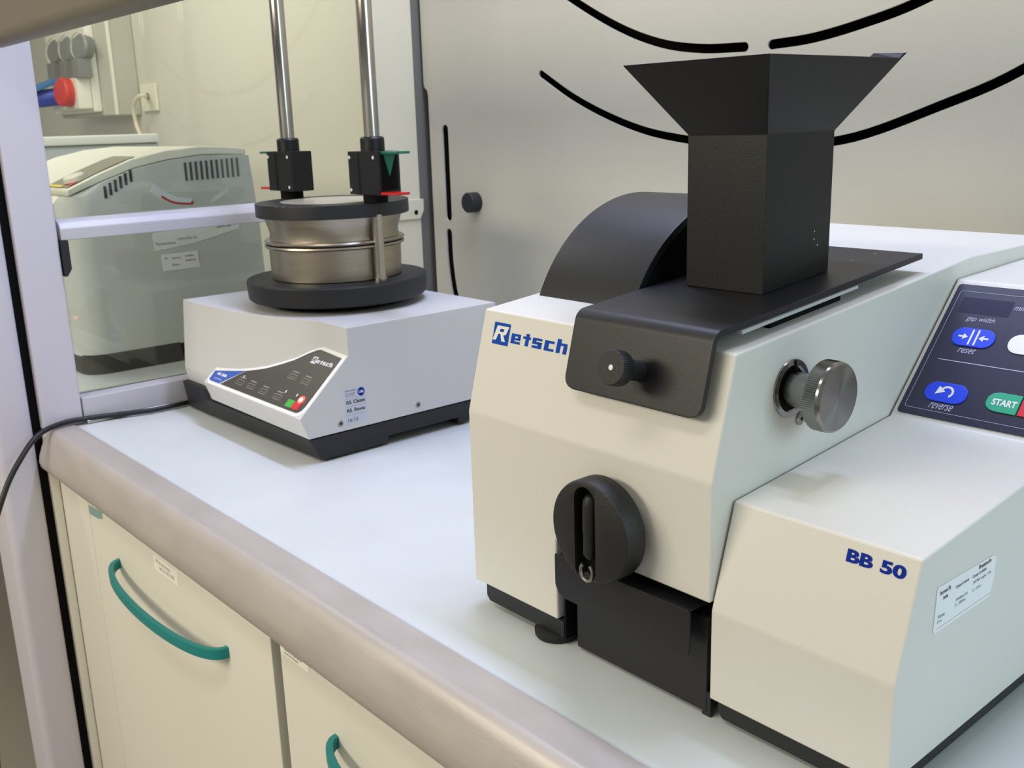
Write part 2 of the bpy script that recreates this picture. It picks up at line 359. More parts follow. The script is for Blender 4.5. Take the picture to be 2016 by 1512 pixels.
def cabinet(x0, x1, label, side=False):
    t = thing('base_cabinet', ((x0+x1)/2, .7, -.9), label, 'cabinet')
    B().box(x0, x1+.012, .430, 1.05, -.9, -.0640).build('body', M['baseblk'], t)
    d = B().box(x0, x1, .411, .4295, -.80, -.0635).build('door', M['cab'], t, bevel=.002)
    cx = (x0+x1)/2-.003; hw = .163; zz = -.139; path = []
    for i in range(25):
        a = math.pi*i/24; path.append((cx-hw*math.cos(a), .4125-.036*math.sin(a)**.8, zz-.004*math.sin(a)))
    B().sweep(path, [(-.0035, -.0065), (.0035, -.0065), (.0035, .0065), (-.0035, .0065)]).build('handle', M['teal'], d, bevel=.0012, label='teal bow handle')
    return t, d
c1, d1 = cabinet(-1.409, -.8735, 'left warm grey cabinet door with teal bow handle and cream sticker')
c2, d2 = cabinet(-.854, -.3185, 'right warm grey cabinet with a long sticker at its top edge')
ep = B().box(XL, -1.4105, .411, 1.0, -.9, -.0640).build('end_panel', M['cab'], None, bevel=.002)
single(ep, 'plain warm grey end panel left of the cabinet doors', 'panel')
FD = plane((0, .4108, 0), (1, 0, 0), (0, 0, 1))
lb = decal('sticker', FD, [rr(-1.1765, -1.1035, -.1035, -.0845, .003)], .0001, M['labelw'], c1, .0002, label='cream sticker with faded print')
texts('sticker_print', FD, [('Pinzette', -1.168, -1.125, -.0925, -.0875), ('setacci AS 200', -1.160, -1.115, -.0995, -.0945)], .0002, M['txtlite'], lb)
decal('sticker', FD, [[(-1.407, -.083), (-1.352, -.079), (-1.353, -.089), (-1.372, -.094), (-1.407, -.0965)]], .0001, mat('faded_teal_sticker', (140, 172, 168), .5), c1, .0002, label='faded teal sticker')
lb = decal('sticker', FD, [rc(-.8505, -.7955, -.0870, -.0715)], .0001, M['labelw'], c2, .0002, label='white printed strip sticker')
texts('sticker_print', FD, [('ARMADIO PROVETTE E BICCHIERI', -.849, -.800, -.0765, -.0738, .02), ('vetreria da laboratorio', -.843, -.808, -.0808, -.0783), ('mensola bassa', -.843, -.815, -.0848, -.0823)], .0002, M['txt'], lb)
# power cable running over the rail
pc = [(-1.516, .86, .0045), (-1.5145, .72, .0045), (-1.5135, .64, .005), (-1.506, .595, .006), (-1.506, .55, .006), (-1.517, .505, .007), (-1.5245, .46, .0085), (-1.522, .425, .0095), (-1.505, .385, .004), (-1.485, .350, -.022), (-1.470, .320, -.060), (-1.46, .29, -.13), (-1.46, .27, -.26), (-1.47, .25, -.5), (-1.47, .22, -.885)]
single(B().tube(catmull(pc, 7), .0040, 12).build('power_cable', M['cable'], None), 'black power cable crossing the post and worktop corner', 'cable')

# ================================================================== JAW CRUSHER
X0, X1, X2 = -.6634, -.4004, -.2622
S5 = .0917
def topz(y, off=0): return .266+S5*(y-.538)+off*1.0042
jc = thing('jaw_crusher', (-.46, .77, 0), 'white and black jaw crusher with tall feed hopper and BB 50 lettering', 'crusher')
main = [(.515, .022), (.515, .18), (.538, .266), (.865, .296), (1.045, .296), (1.045, .022)]
cutb = B().box(-.5556, -.3900, .40, .575, -.05, .0925)
B().prism(main, X0, X1, 'x').build('main_housing', M['enamel'], jc, bevel=.0018, seg=6, ang=8, cut=cutb, sharp=16.5)
blk = [(.515, .0195), (.515, .088), (.538, .163), (.7415, .181), (.84, .280), (.98, .284), (1.045, .284), (1.045, .0195)]
B().prism(blk, X1+.0012, X2, 'x').build('drive_housing', M['enamel'], jc, bevel=.0018, seg=6, ang=8, sharp=16.5, label='lower white drive housing on the right')
B().box(X0+.01, X1+.01, .60, 1.03, .03, .15).build('seam_core', M['deep'], jc)
B().box(-.5550, -.4022, .574, .585, .0035, .12).build('inner_wall', M['deep'], jc)
# black underframe and feet
B().prism([(-.649, .022), (-.5495, .022), (-.5495, .0068), (-.645, .0068), (-.649, .011)], .516, 1.03, 'y').build('underframe', M['baseblk'], jc, bevel=.001)
B().box(-.5493, -.5475, .517, .60, .0068, .045).build('underframe_edge', M['deep'], jc)
B().prism([(-.396, .0195), (-.2675, .0195), (-.2675, .004), (-.392, .004), (-.396, .009)], .5205, 1.03, 'y').build('underframe', M['baseblk'], jc, bevel=.001)
for x, y in ((-.5686, .5265), (-.5695, .99), (-.37, .56), (-.30, .99)):
    B().lathe((x, y, 0), (0, 0, 1), [(0, .0175), (.002, .019), (.0060, .0192), (.0067, .018)], 32).build('foot', M['rubber'], jc)
# collecting tray
tr_ = B().box(-.5375, -.4055, .5200, .570, .0035, .078).build('collecting_tray', M['satin'], jc, bevel=.0006, label='black collecting drawer')
fl = [(-.5485, .086), (-.5485, .060), (-.545, .0535), (-.538, .0505), (-.4165, .0495), (-.4125, .0515), (-.4110, .0555), (-.4110, .0835), (-.413, .086)]
B().prism(fl, .5065, .5085, 'y').build('drawer_grip', M['satin'], tr_, bevel=.0005, ang=60)
B().box(-.5465, -.4120, .5085, .530, .0842, .0858).build('drawer_lip', M['satin'], tr_, bevel=.0005)
B().box(-.4095, -.4022, .5205, .524, .0005, .020).build('drawer_stop', M['baseblk'], tr_)
# gap-setting handwheel with fold-away crank
hw_c = (-.491, 0, .1265)
slotb = B().prism([(x, z) for x, z in [(hw_c[0]-.004+.0108*math.cos(t), (.150 if math.sin(t) > 0 else .0965)+.0108*math.sin(t)) for t in [2*math.pi*i/32 for i in range(32)]]], .470, .4985, 'y')
hwheel = B().lathe((hw_c[0], .508, hw_c[2]), (0, -1, 0), [(0, .0365), (.002, .0395), (.017, .0395), (.0195, .0385), (.0202, .0372)], 96).build('handwheel', M['knobblk'], jc, cut=slotb, label='black handwheel with folded crank')
B().lathe((hw_c[0], .5155, hw_c[2]), (0, -1, 0), [(0, .014), (.010, .014)], 32).build('hub', M['deep'], hwheel)
B().prism([(x, z) for x, z in [(hw_c[0]-.004+.0105*math.cos(t), (.150 if math.sin(t) > 0 else .0965)+.0105*math.sin(t)) for t in [2*math.pi*i/32 for i in range(32)]]], .4975, .4990, 'y').build('slot_floor', M['deep'], hwheel)
B().lathe((-.4945, .4925, .1040), (0.03, 0, 1), [(0, .0030), (.003, .0050), (.020, .0052), (.0205, .0056), (.022, .0056), (.0225, .0058), (.042, .0060), (.0465, .0055), (.0495, .0035), (.0505, .0012)], 24).build('crank_handle', M['knobblk'], hwheel, label='ribbed folding crank handle')
ring = []
for i in range(27): a = R(125+290*i/26); ring.append((-.4948+.0062*math.cos(a), .4893, .0935+.0068*math.sin(a)))
B().tube(ring, .0015, 8, (0, 1, 0)).build('snap_ring', M['screw'], hwheel)
# bent hopper bracket, corners rounded
def bracket():
    nf = Vector((0, -.966, .258)); nt_ = Vector((0, -.0913, .9958)); fdir = Vector((0, .258, .966)); tdir = Vector((0, .9958, .0913))
    oF, oT, th = .0125, .0155, .0048
    pF = Vector((0, .515, .18))+nf*oF; pT = Vector((0, .538, .266))+nt_*oT
    # intersection of outer lines
    a, b = fdir.y, -tdir.y; c, d = fdir.z, -tdir.z; e, f = pT.y-pF.y, pT.z-pF.z; det = a*d-b*c; s_ = (e*d-b*f)/det; cor = pF+fdir*s_
    rad = .011; ang = math.acos(fdir.dot(tdir)); t_ = rad*math.tan(ang/2); ce = cor-fdir*t_-nf*rad
    L0 = (cor-fdir*t_-pF).length; st = (.223-pF.z)/fdir.z
    P = []
    for i in range(9): P.append((pF+fdir*(st+.010*i/8), nf))
    P.append((pF+fdir*L0, nf))
    for i in range(1, 9): q = nf.lerp(nt_, i/8).normalized(); P.append((ce+q*rad, q))
    tail = pT+tdir*((.797-pT.y)/tdir.y); P.append((tail, nt_))
    r = .010; vs = []; fs = []; n = len(P)
    for i, (p, nn) in enumerate(P):
        dd = .010*i/8 if i < 9 else r
        ins = r-math.sqrt(max(0, r*r-(r-dd)**2)) if dd < r else 0
        xa, xb = -.5425+ins, -.4115-ins
        if i == n-1: xa, xb = -.5425, -.4095
        vs += [Vector((xa, p.y, p.z)), Vector((xb, p.y, p.z)), Vector((xb, p.y, p.z))-nn*th, Vector((xa, p.y, p.z))-nn*th]
    for i in range(n-1):
        for k in range(4): fs.append([i*4+k, i*4+(k+1) % 4, (i+1)*4+(k+1) % 4, (i+1)*4+k])
    fs += [[0, 1, 2, 3], [(n-1)*4+k for k in (3, 2, 1, 0)]]
    return B().add(vs, fs)
hp = bracket().build('hopper_bracket', M['satin'], jc, bevel=.0005, ang=50, label='bent black sheet metal bracket under the hopper')
B().prism([(.556, topz(.556)+.0078), (.556, topz(.556)+.0100), (.700, topz(.700)+.0100), (.700, topz(.700)+.0078)], -.53, -.4095, 'x').build('gasket', mat('pale_gasket', (176, 178, 176), .5), hp)
B().prism([(.60, topz(.60)-.001), (.60, topz(.60)+.006), (.690, topz(.690)+.006), (.690, topz(.690)-.001)], -.52, -.418, 'x').build('spacer', M['deep'], hp)
for x, y in ((-.4435, .782), (-.4465, .7515)):
    B().lathe((x, y, topz(y, .0153)), (0, 0, 1), [(0, .0016), (.0004, .0014)], 12).build('rivet', M['screw'], hp)
nf = Vector((0, -.966, .258))
kp = Vector((-.4705, .515, .18))+nf*.0125+Vector((0, .258, .966))*.0655
sc = B().lathe(kp, nf, [(0, .0075), (.014, .0075), (.0145, .0095), (.019, .0095), (.0195, .0122), (.0205, .0128), (.0285, .0128), (.030, .0118)], 96, teeth=.0006, tr=(5, 6)).build('thumb_screw', M['knobblk'], jc, label='black knurled thumb screw')
B().lathe(kp+nf*.0299, nf, [(0, .0021), (.0003, .0019)], 16).build('screw_tip', M['whitep'], sc)
# feed hopper: neck and flared mouth (open sheet metal)
def hopper():
    nx0, nx1, ny0, ny1 = -.516, -.4435, .625, .7120; zt = .4060
    rx0, rx1, ry0, ry1 = -.558, -.4235, .5965, .7700; zr, zb = .4592, .4640
    th = .0016
    def ring(x0, x1, y0, y1, za, zb_): return [(x0, y0, za), (x1, y0, za), (x1, y1, zb_), (x0, y1, zb_)]
    o = [ring(nx0, nx1, ny0, ny1, topz(ny0, .0155), topz(ny1, .0155)), ring(nx0, nx1, ny0, ny1, zt, zt), ring(rx0, rx1, ry0, ry1, zr, zr)]
    o[2][3] = (rx0, ry1, zr+.006)
    i_ = [ring(nx0+th, nx1-th, ny0+th, ny1-th, topz(ny0, .0155), topz(ny1, .0155)), ring(nx0+th, nx1-th, ny0+th, ny1-th, zt+.0006, zt+.0006), ring(rx0+th*1.6, rx1-th*1.6, ry0+th*1.6, ry1-th*1.6, zr, zr)]
    i_[2][3] = (rx0+th*1.6, ry1-th*1.6, zr+.006)
    R_ = o+i_[::-1]; vs = [p for r_ in R_ for p in r_]; fs = []
    for j in range(len(R_)):
        k2 = (j+1) % len(R_)
        for k in range(4): fs.append([j*4+k, j*4+(k+1) % 4, k2*4+(k+1) % 4, k2*4+k])
    return B().add(vs, fs)
hop = hopper().build('feed_hopper', M['black'], jc, bevel=.0008, ang=20, label='tall black feed hopper with flared mouth')
B().add([(-.4535, .7690, .4588), (-.4240, .7690, .4588), (-.4215, .7725, .4628), (-.4490, .7725, .4642), (-.4535, .7676, .4588), (-.4255, .7676, .4588), (-.4230, .7711, .4628), (-.4490, .7711, .4642)],
        [(0, 1, 2, 3), (7, 6, 5, 4), (0, 4, 5, 1), (1, 5, 6, 2), (2, 6, 7, 3), (3, 7, 4, 0)]).build('hopper_lip', M['black'], hop)
for u, v, w in ((0, .330, .690), (0, .336, .690), (0, .325, .695)):
    B().lathe((-.4435, w, v-.005), (1, 0, 0), [(0, .0006), (.0002, .0005)], 8).build('paint_chip', M['whitep'], hop)
# flywheel cover
def arc(r, a0, a1, n, cy=.720, cz=.2125): return [(cy+r*math.cos(R(a0+(a1-a0)*i/n)), cz+r*math.sin(R(a0+(a1-a0)*i/n))) for i in range(n+1)]
fc = B().prism(arc(.140, 22, 158, 48)+arc(.1335, 158, 22, 48), -.655, -.545, 'x').build('flywheel_cover', M['satin'], jc, bevel=.0007, ang=50, label='black curved flywheel cover')
B().prism(arc(.1338, 22, 158, 48), -.6535, -.5485, 'x').build('cover_side_plate', M['deep'], fc)
# turned steel adjusting knob
aj = thing_part = B().lathe((X1, .6025, .2302), (1, 0, 0), [(0, .0212), (.0006, .0215), (.0012, .0212), (.0016, .0172), (-.0005, .0155), (-.0008, .0130)], 64, cap=False).build('knob_bezel', M['steel'], jc, label='polished steel ring around the adjusting knob')
B().lathe((X1-.0004, .6025, .2302), (1, 0, 0), [(0, .0165), (.0006, .0165)], 48).build('bezel_recess', M['deep'], aj)
B().box(X1+.0002, X1+.0019, .6035, .6058, .2440, .2505).build('bezel_notch', M['deep'], aj)
kn = B().lathe((X1, .6025, .2302), (1, 0, 0), [(.0004, .0125), (.026, .0125)], 64).build('adjusting_knob', M['steel'], jc, label='turned stainless steel knob with knurled rim')
B().lathe((X1, .6035, .2298), (1, 0, 0), [(.0232, .0225), (.0240, .0245), (.0250, .0252), (.0340, .0252), (.0345, .0250), (.0362, .0247), (.0375, .0235)], 200, teeth=.00075, tr=(2, 3)).build('knurled_head', M['steel'], kn)
B().lathe((X1+.0374, .6035, .2298), (1, 0, 0), [(0, .0232), (.0004, .0228)], 96).build('knob_face', M['turned'], kn, label='turned face with radial sheen')
s1 = B().lathe((X1, .6150, .2053), (1, 0, 0), [(0, .0052), (.0010, .0050), (.0018, .0036)], 32).build('side_screw', M['screw'], jc)
B().lathe((X1+.0017, .6150, .2053), (1, 0, 0), [(0, .0015), (.0003, .0015)], 6).build('screw_socket', M['deep'], s1)
# word marks
FU = plane((0, .515, .18), (1, 0, 0), (0, .258, .966))
wordmark(FU, -.6473, .0648, .0188, .0002, M['blue'], mat('bare_enamel', (226, 226, 220), .42, var=0), jc)
FB = plane((0, .515, .088), (1, 0, 0), (0, .293, .956))
words('model_lettering', FB, [('BB', -.3100, -.2920, .0631, .0714, .045), ('50', -.2872, -.2705, .0631, .0714, .045)], .0002, M['blue2'], jc)
# control panel on the slope
sl = Vector((0, .84-.7415, .280-.181)).normalized()
FP = plane((0, .7415, .181), (1, 0, 0), sl)
pn = decal('control_panel', FP, [rr(-.3952, -.2665, .0045, .1345, .003)], .0010, M['panel'], jc, .0016, label='navy membrane keypad with START button', bevel=.0003)
def outline(u0, u1, v0, v1, r, w):
    a = rr(u0, u1, v0, v1, r); b_ = rr(u0+w, u1-w, v0+w, v1-w, max(r-w, .0002)); n = len(a)
    return [[a[i], a[(i+1) % n], b_[(i+1) % n], b_[i]] for i in range(n)]
decal('panel_line', FP, outline(-.3910, -.2710, .0103, .1275, .0025, .00035)+[rc(-.3826, -.2780, .0583, .0590)], .0012, M['lav'], pn)
decal('display_window', FP, [rr(-.3860, -.3445, .1060, .1215, .0005)], .0011, M['panellite'], pn)
def pill(u0, u1, v0, v1): return rr(u0, u1, v0, v1, (v1-v0)/2-.0002, 10)
def btn(poly, m, lab=None): return decal('button', FP, [poly], .0020, m, pn, .0010, bevel=.0004, label=lab)
b1 = btn(pill(-.3802, -.3460, .0738, .0915), M['btnblue'], 'blue reset button')
k = .0022
decal('button_symbol', FP, [rc(-.3655, -.3640, .0752, .0900), rc(-.3610, -.3595, .0752, .0900), rc(-.3750, -.3705, .0817, .0833), [(-.3712, .0795), (-.3672, .0825), (-.3712, .0855)], rc(-.3552, -.3507, .0817, .0833), [(-.3545, .0795), (-.3585, .0825), (-.3545, .0855)]], k, M['whitep'], b1)
b2 = btn(pill(-.3805, -.3465, .0195, .0375), M['btnblue'], 'blue reverse button')
ar = []
for i in range(14):
    a0, a1 = R(150-205*i/14), R(150-205*(i+1)/14); c_ = (-.3628, .0288)
    ar.append([(c_[0]+r_*math.cos(a), c_[1]+r_*math.sin(a)) for a, r_ in ((a0, .0038), (a1, .0038), (a1, .0056), (a0, .0056))])
decal('button_symbol', FP, ar+[[(-.3715, .0255), (-.3640, .0290), (-.3700, .0335)]], k, M['whitep'], b2)
b3 = btn([(-.3068, .0372), (-.3240, .0372), (-.3285, .0355), (-.3312, .0320), (-.3315, .0270), (-.3298, .0232), (-.3265, .0208), (-.3220, .0200), (-.3068, .0200)], M['btngreen'], 'green START button')
texts('button_symbol', FP, [('START', -.3268, -.3085, .0253, .0312, .03)], k, M['whitep'], b3)
btn([(-.3058, .0200), (-.2900, .0200), (-.2850, .0235), (-.2850, .0335), (-.2900, .0372), (-.3058, .0372)], M['btnred'], 'red stop button')
btn(pill(-.3352, -.3012, .0735, .0915), M['btnwhite'], 'white oval button')
words('panel_print', FP, [('gap width', -.3760, -.3535, .0975, .1035, 0, .25), ('reset', -.3705, -.3575, .0675, .0725, 0, .25), ('reverse', -.3722, -.3540, .0128, .0182, 0, .25), ('mm', -.3428, -.3340, .1138, .1172, 0, .25)], .0012, M['lav'], pn)
# sticker on the right side
FS = plane((X2, 0, 0), (0, 1, 0), (0, 0, 1))
st = decal('sticker', FS, [[(.5575, .1075), (.5560, .110), (.5575, .1370), (.5590, .1382), (.6330, .1365), (.6365, .1340), (.6360, .1205), (.6320, .1075)]], .0005, M['label'], jc, .0004, label='paper label with small print')
texts('sticker_print', FS, [('Strumento 736', .5610, .5745, .1322, .1350, .02), ('Scala', .5655, .5715, .1280, .1305, .02), ('Campo di misura', .5815, .5990, .1292, .1320, .015), ('Campo di utilizzo', .6040, .6230, .1287, .1315, .015), ('Retsch', .6120, .6290, .1330, .1358, .02),
    ('200-860 giri/min', .5830, .5990, .1202, .1225), ('0.1 - 10.00 mm', .5825, .5960, .1170, .1193), ('50-950, soglia 1 Hz', .6055, .6300, .1243, .1268), ('0.1 - 1.00 mm', .6055, .6170, .1195, .1215),
    ('Tolleranza', .5600, .5690, .1165, .1190), ('0.1 mm', .5600, .5655, .1135, .1155)], .0007, M['txt'], st)
decal('sticker_print', FS, [rc(.5600, .6320, .1098, .1100)], .0007, M['txtlite'], st)

# ================================================================== SIEVE SHAKER
XS0, XS1 = -1.502, -1.105
ss = thing('sieve_shaker', (-1.298, .775, 0), 'light grey sieve shaker with round black plate and two steel rods', 'shaker')
ZT = .170
def fy(x):                         # concave front wall seen from above
    T = [(-1.502, .6195), (-1.44, .619), (-1.38, .6215), (-1.32, .6275), (-1.27, .6375), (-1.22, .6535), (-1.18, .6690), (-1.165, .6690), (-1.105, .6660)]
    for a, b_ in zip(T, T[1:]):
        if a[0] <= x <= b_[0]: t = (x-a[0])/(b_[0]-a[0]); return a[1]+(b_[1]-a[1])*t
    return .6195
def fl(x): return fy(x)-(.0085 if x < -1.44 else .0105 if x < -1.34 else .0095 if x < -1.24 else .009 if x < -1.215 else max(.0, .009*(-1.165-x)/.05))
kp_ = .0655/.072
def shaker_body():
    xs = sorted(set([XS0, -1.485, -1.47, -1.45, -1.43, -1.41, -1.396, -1.387, -1.36, -1.34, -1.32, -1.30, -1.28, -1.26, -1.24, -1.22, -1.20, -1.18, -1.165, -1.14, -1.12, XS1]))
    rows = []
    for x in xs:
        y = fy(x); yw = fl(x); yb = .5895; zb = .0645
        if x < -1.388:                   # wedge fades into the flat wall on the left
            t = min(1, max(0, (x+1.410)/.022)); yb = yw-(yw-yb)*t-.0001
        zp = .069+kp_*(yw-.5945) if x >= -1.388 else zb+(.069-zb+kp_*(yw-.5945))*max(0, min(1, (x+1.410)/.022))+.0005
        rows.append([(x, .915, ZT), (x, y, ZT), (x, yw, zp), (x, yb, zb), (x, max(yb+.005, .600), .036), (x, .915, .036)])
    vs = [p for r_ in rows for p in r_]; fs = []
    for i in range(len(rows)-1):
        for k_ in range(6): fs.append([i*6+k_, i*6+(k_+1) % 6, (i+1)*6+(k_+1) % 6, (i+1)*6+k_])
    fs += [[0, 1, 2, 3, 4, 5], [(len(rows)-1)*6+k_ for k_ in (5, 4, 3, 2, 1, 0)]]
    return B().add(vs, fs)
M['shaker'] = mat('light_grey_shaker_enamel', (206, 206, 206), 0.42, var=0.012, vscale=4, bump=0.15, bscale=900)
sb = shaker_body().build('housing', M['shaker'], ss, bevel=.0022, seg=2, ang=35)
bb = [(XS0+.004, .606), (XS1, .6035), (XS1, .862), (XS0+.004, .90)]
B().add([(XS0, .604, .044), (-1.425, .604, .044), (-1.415, .602, .030), (XS1, .6005, .0345), (XS1, .87, .0345), (XS0, .90, .044), (XS0+.006, .608, .003), (-1.425, .608, .003), (-1.415, .608, .003), (XS1-.002, .617, .003), (XS1-.004, .865, .003), (XS0+.006, .895, .003)],
        [(5, 4, 3, 2, 1, 0), (6, 7, 8, 9, 10, 11), (0, 1, 7, 6), (1, 2, 8, 7), (2, 3, 9, 8), (3, 4, 10, 9), (4, 5, 11, 10), (5, 0, 6, 11)]).build('base', M['baseblk'], ss, bevel=.0015, cut=B().box(XS1-.03, XS1+.05, .722, .842, -.01, .0125))
for x, y in ((-1.14, .65), (-1.14, .86), (-1.46, .64), (-1.46, .87)):
    B().lathe((x, y, 0), (0, 0, 1), [(0, .012), (.004, .012)], 20).build('foot', M['rubber'], ss)
# keypad on the wedge
FA = plane((0, .5945, .069), (1, 0, 0), (0, .072, .0655))
def top_v(x): return (fl(x)-.5945)*(1+kp_*kp_)**.5
xsr = [-1.383, -1.36, -1.32, -1.29, -1.26, -1.235, -1.21, -1.19, -1.176]
outer = [(x, top_v(x)-.001) for x in xsr]+[(-1.168, top_v(-1.168)-.001), (-1.1065, top_v(-1.11)-.001), (-1.1065, .010), (-1.1085, .002), (-1.114, -.0035), (-1.122, -.0055), (-1.3740, -.0055), (-1.3825, -.001)]
M['rim'] = mat('white_keypad_rim', (244, 244, 244), .4, var=0)
kd = decal('keypad', FA, [outer], .0006, M['rim'], ss, .002, label='dark keypad with lit red lamp and white rim')
inner = [(x, top_v(x)-.006) for x in xsr[3:]]+[(-1.168, top_v(-1.168)-.006), (-1.1125, top_v(-1.11)-.0068), (-1.1125, .011), (-1.1145, .0045), (-1.119, .0005), (-1.125, -.0008), (-1.340, -.0008)]
inner = [(-1.300, top_v(-1.30)-.0058)]+inner
decal('keypad_face', FA, [inner], .0012, M['panel2'], kd, .0006)
decal('name_field', FA, [[(-1.3775, .0005), (-1.372, -.0008), (-1.3445, -.0008), (-1.303, top_v(-1.303)-.0058), (-1.34, top_v(-1.34)-.0062), (-1.379, top_v(-1.379)-.007)]], .0012, M['bluepanel'], kd, .0006, label='blue name field')
texts('keypad_print', FA, [('AS 200', -1.368, -1.338, .0110, .0155, .05), ('control', -1.366, -1.345, .0040, .0070)], .0014, M['whitep'], kd)
gl = []
for x, v in ((-1.294, .013), (-1.262, .013), (-1.225, .012), (-1.185, .012), (-1.185, .046), (-1.150, .045)):
    gl += outline(x-.010, x+.010, v-.005, v+.003, .001, .0007)+[rc(x-.006, x-.002, v-.002, v-.001), rc(x+.002, x+.006, v-.002, v-.001), rc(x-.008, x+.008, v+.006, v+.0075)]
decal('keypad_print', FA, gl, .0014, M['txtlite'], kd)['kind'] = 'stuff'
decal('keypad_print', FA, [rc(x, x+.0025, v, v+.004) for x, v in ((-1.296, .020), (-1.176, .020), (-1.147, .0205))], .0014, M['whitep'], kd)['kind'] = 'stuff'
wordmark(FA, -1.171, .0735, .0108, .0014, M['whitep'], M['panel2'], kd)
decal('green_key', FA, [rc(-1.156, -1.140, .0030, .0140)], .0017, mat('green_key', (70, 170, 70), .4), kd, .0005)
decal('red_key', FA, [rc(-1.139, -1.123, .0030, .0140)], .0017, M['btnred'], kd, .0005)
B().lathe(pmap(FA, -1.1300, .0180, .0014), FA[3], [(0, .0062), (.0006, .0058)], 24).build('status_lamp', M['led'], kd, label='lit red lamp')
B().lathe(pmap(FA, -1.1300, .0180, .0020), FA[3], [(0, .0030), (.0004, .0028)], 16).build('lamp_core', M['ledcore'], kd)
FK = plane((0, .6035, 0), (1, 0, 0), (0, 0, 1))
# side screws and inspection sticker
FR = plane((XS1, 0, 0), (0, 1, 0), (0, 0, 1))
for y, z in ((.6475, .0470), (.7710, .0470)):
    s_ = B().lathe((XS1, y, z), (1, 0, 0), [(0, .0042), (.0008, .0038)], 20).build('side_screw', M['screw'], ss)
    B().lathe((XS1+.0008, y, z), (1, 0, 0), [(0, .0018), (.0002, .0018)], 6).build('screw_socket', M['deep'], s_)
st = decal('sticker', FR, [rc(.6560, .6885, .0425, .0905)], .0003, mat('pale_blue_label', (196, 202, 216), .5), ss, .0002, label='inspection sticker with blue round seal')
decal('sticker_seal', FR, [[(.6812+.0055*math.cos(R(15*i)), .0838+.0058*math.sin(R(15*i))) for i in range(24)]], .0004, M['blue2'], st)
texts('sticker_print', FR, [('CNR', .6775, .6850, .0820, .0856, .04)], .0005, M['whitep'], st)
texts('sticker_print', FR, [('Strumento', .6575, .6740, .0868, .0892), ('Controllo', .6575, .6720, .0830, .0850), ('periodico', .6575, .6720, .0800, .0820), ('RS. Classe', .6580, .6860, .0700, .0750, .03), ('RS. Rovio', .6580, .6860, .0590, .0640, .03), ('16/10', .6590, .6740, .0460, .0510)], .0005, M['txt'], st)
decal('sticker_print', FR, [rc(.6575, .6870, .0770, .0773), rc(.6575, .6870, .0665, .0668), rc(.6575, .6870, .0550, .0553)], .0005, M['txtlite'], st)
# vibrating plate and clamping rods
CX, CY = -1.298, .7743
ax = R(4)
B().lathe((CX, CY, .172), (0, 0, 1), [(0, .10), (.0095, .10)], 64).build('plate_boss', M['deep'], ss)
B().lathe((CX, CY, .1805), (0, 0, 1), [(0, .1270), (.003, .1300), (.0260, .1315), (.0283, .1302), (.0290, .1285)], 128).build('sieve_plate', M['baseblk'], ss, label='round black vibrating plate')
RP = [(CX+.104*math.cos(ax), CY+.104*math.sin(ax)), (CX-.104*math.cos(ax), CY-.104*math.sin(ax))]
for px_, py_ in RP:
    B().lathe((px_, py_, .2095), (0, 0, 1), [(0, .0098), (.006, .0098), (.0065, .0082), (.092, .0074)], 24).build('lower_rod', M['rod'], ss)
    B().lathe((px_, py_, .400), (0, 0, 1), [(0, .0105), (.36, .0105)], 32).build('upper_rod', M['rod'], ss)
# clamping lid
def lid(r, z0, z1, flat):
    p = []
    for i in range(96):
        a = 2*math.pi*i/96; x, y = r*math.cos(a), r*math.sin(a)
        d = x*math.cos(R(-28))+y*math.sin(R(-28))
        if d > flat: x -= (d-flat)*math.cos(R(-28)); y -= (d-flat)*math.sin(R(-28))
        p.append((CX+x, CY+y))
    return B().prism(p, z0, z1, 'z')
ld = lid(.1100, .2985, .3175, .1080).build('clamping_lid', M['baseblk'], ss, bevel=.0012, label='black clamping lid with chipped rim')
B().lathe((CX, CY, .3173), (0, 0, 1), [(0, .074), (.0006, .074)], 64).build('lid_window', mat('milky_lid_window', (176, 170, 156), .25), ld)
chips = []
for i in range(60):
    a = R(random.uniform(195, 300)); zz = random.choice((.3172, .3172, .2990)); w = random.uniform(.0008, .0035)
    n = Vector((math.cos(a), math.sin(a), 0)); t_ = Vector((-math.sin(a), math.cos(a), 0)); c_ = Vector((CX, CY, zz))+n*.1101
    chips.append((c_, n, t_, w))
cb = B()
for c_, n, t_, w in chips:
    cb.add([c_-t_*w, c_+t_*w, c_+t_*w*.8+n*.0004+Vector((0, 0, .0004)), c_-t_*w*.7+n*.0004+Vector((0, 0, -.0005))], [(0, 1, 2, 3)])
o = cb.build('rim_chips', mat('chipped_metal', (190, 186, 178), .4, .6), ld, label='bright chips in the rim paint'); o['kind'] = 'stuff'
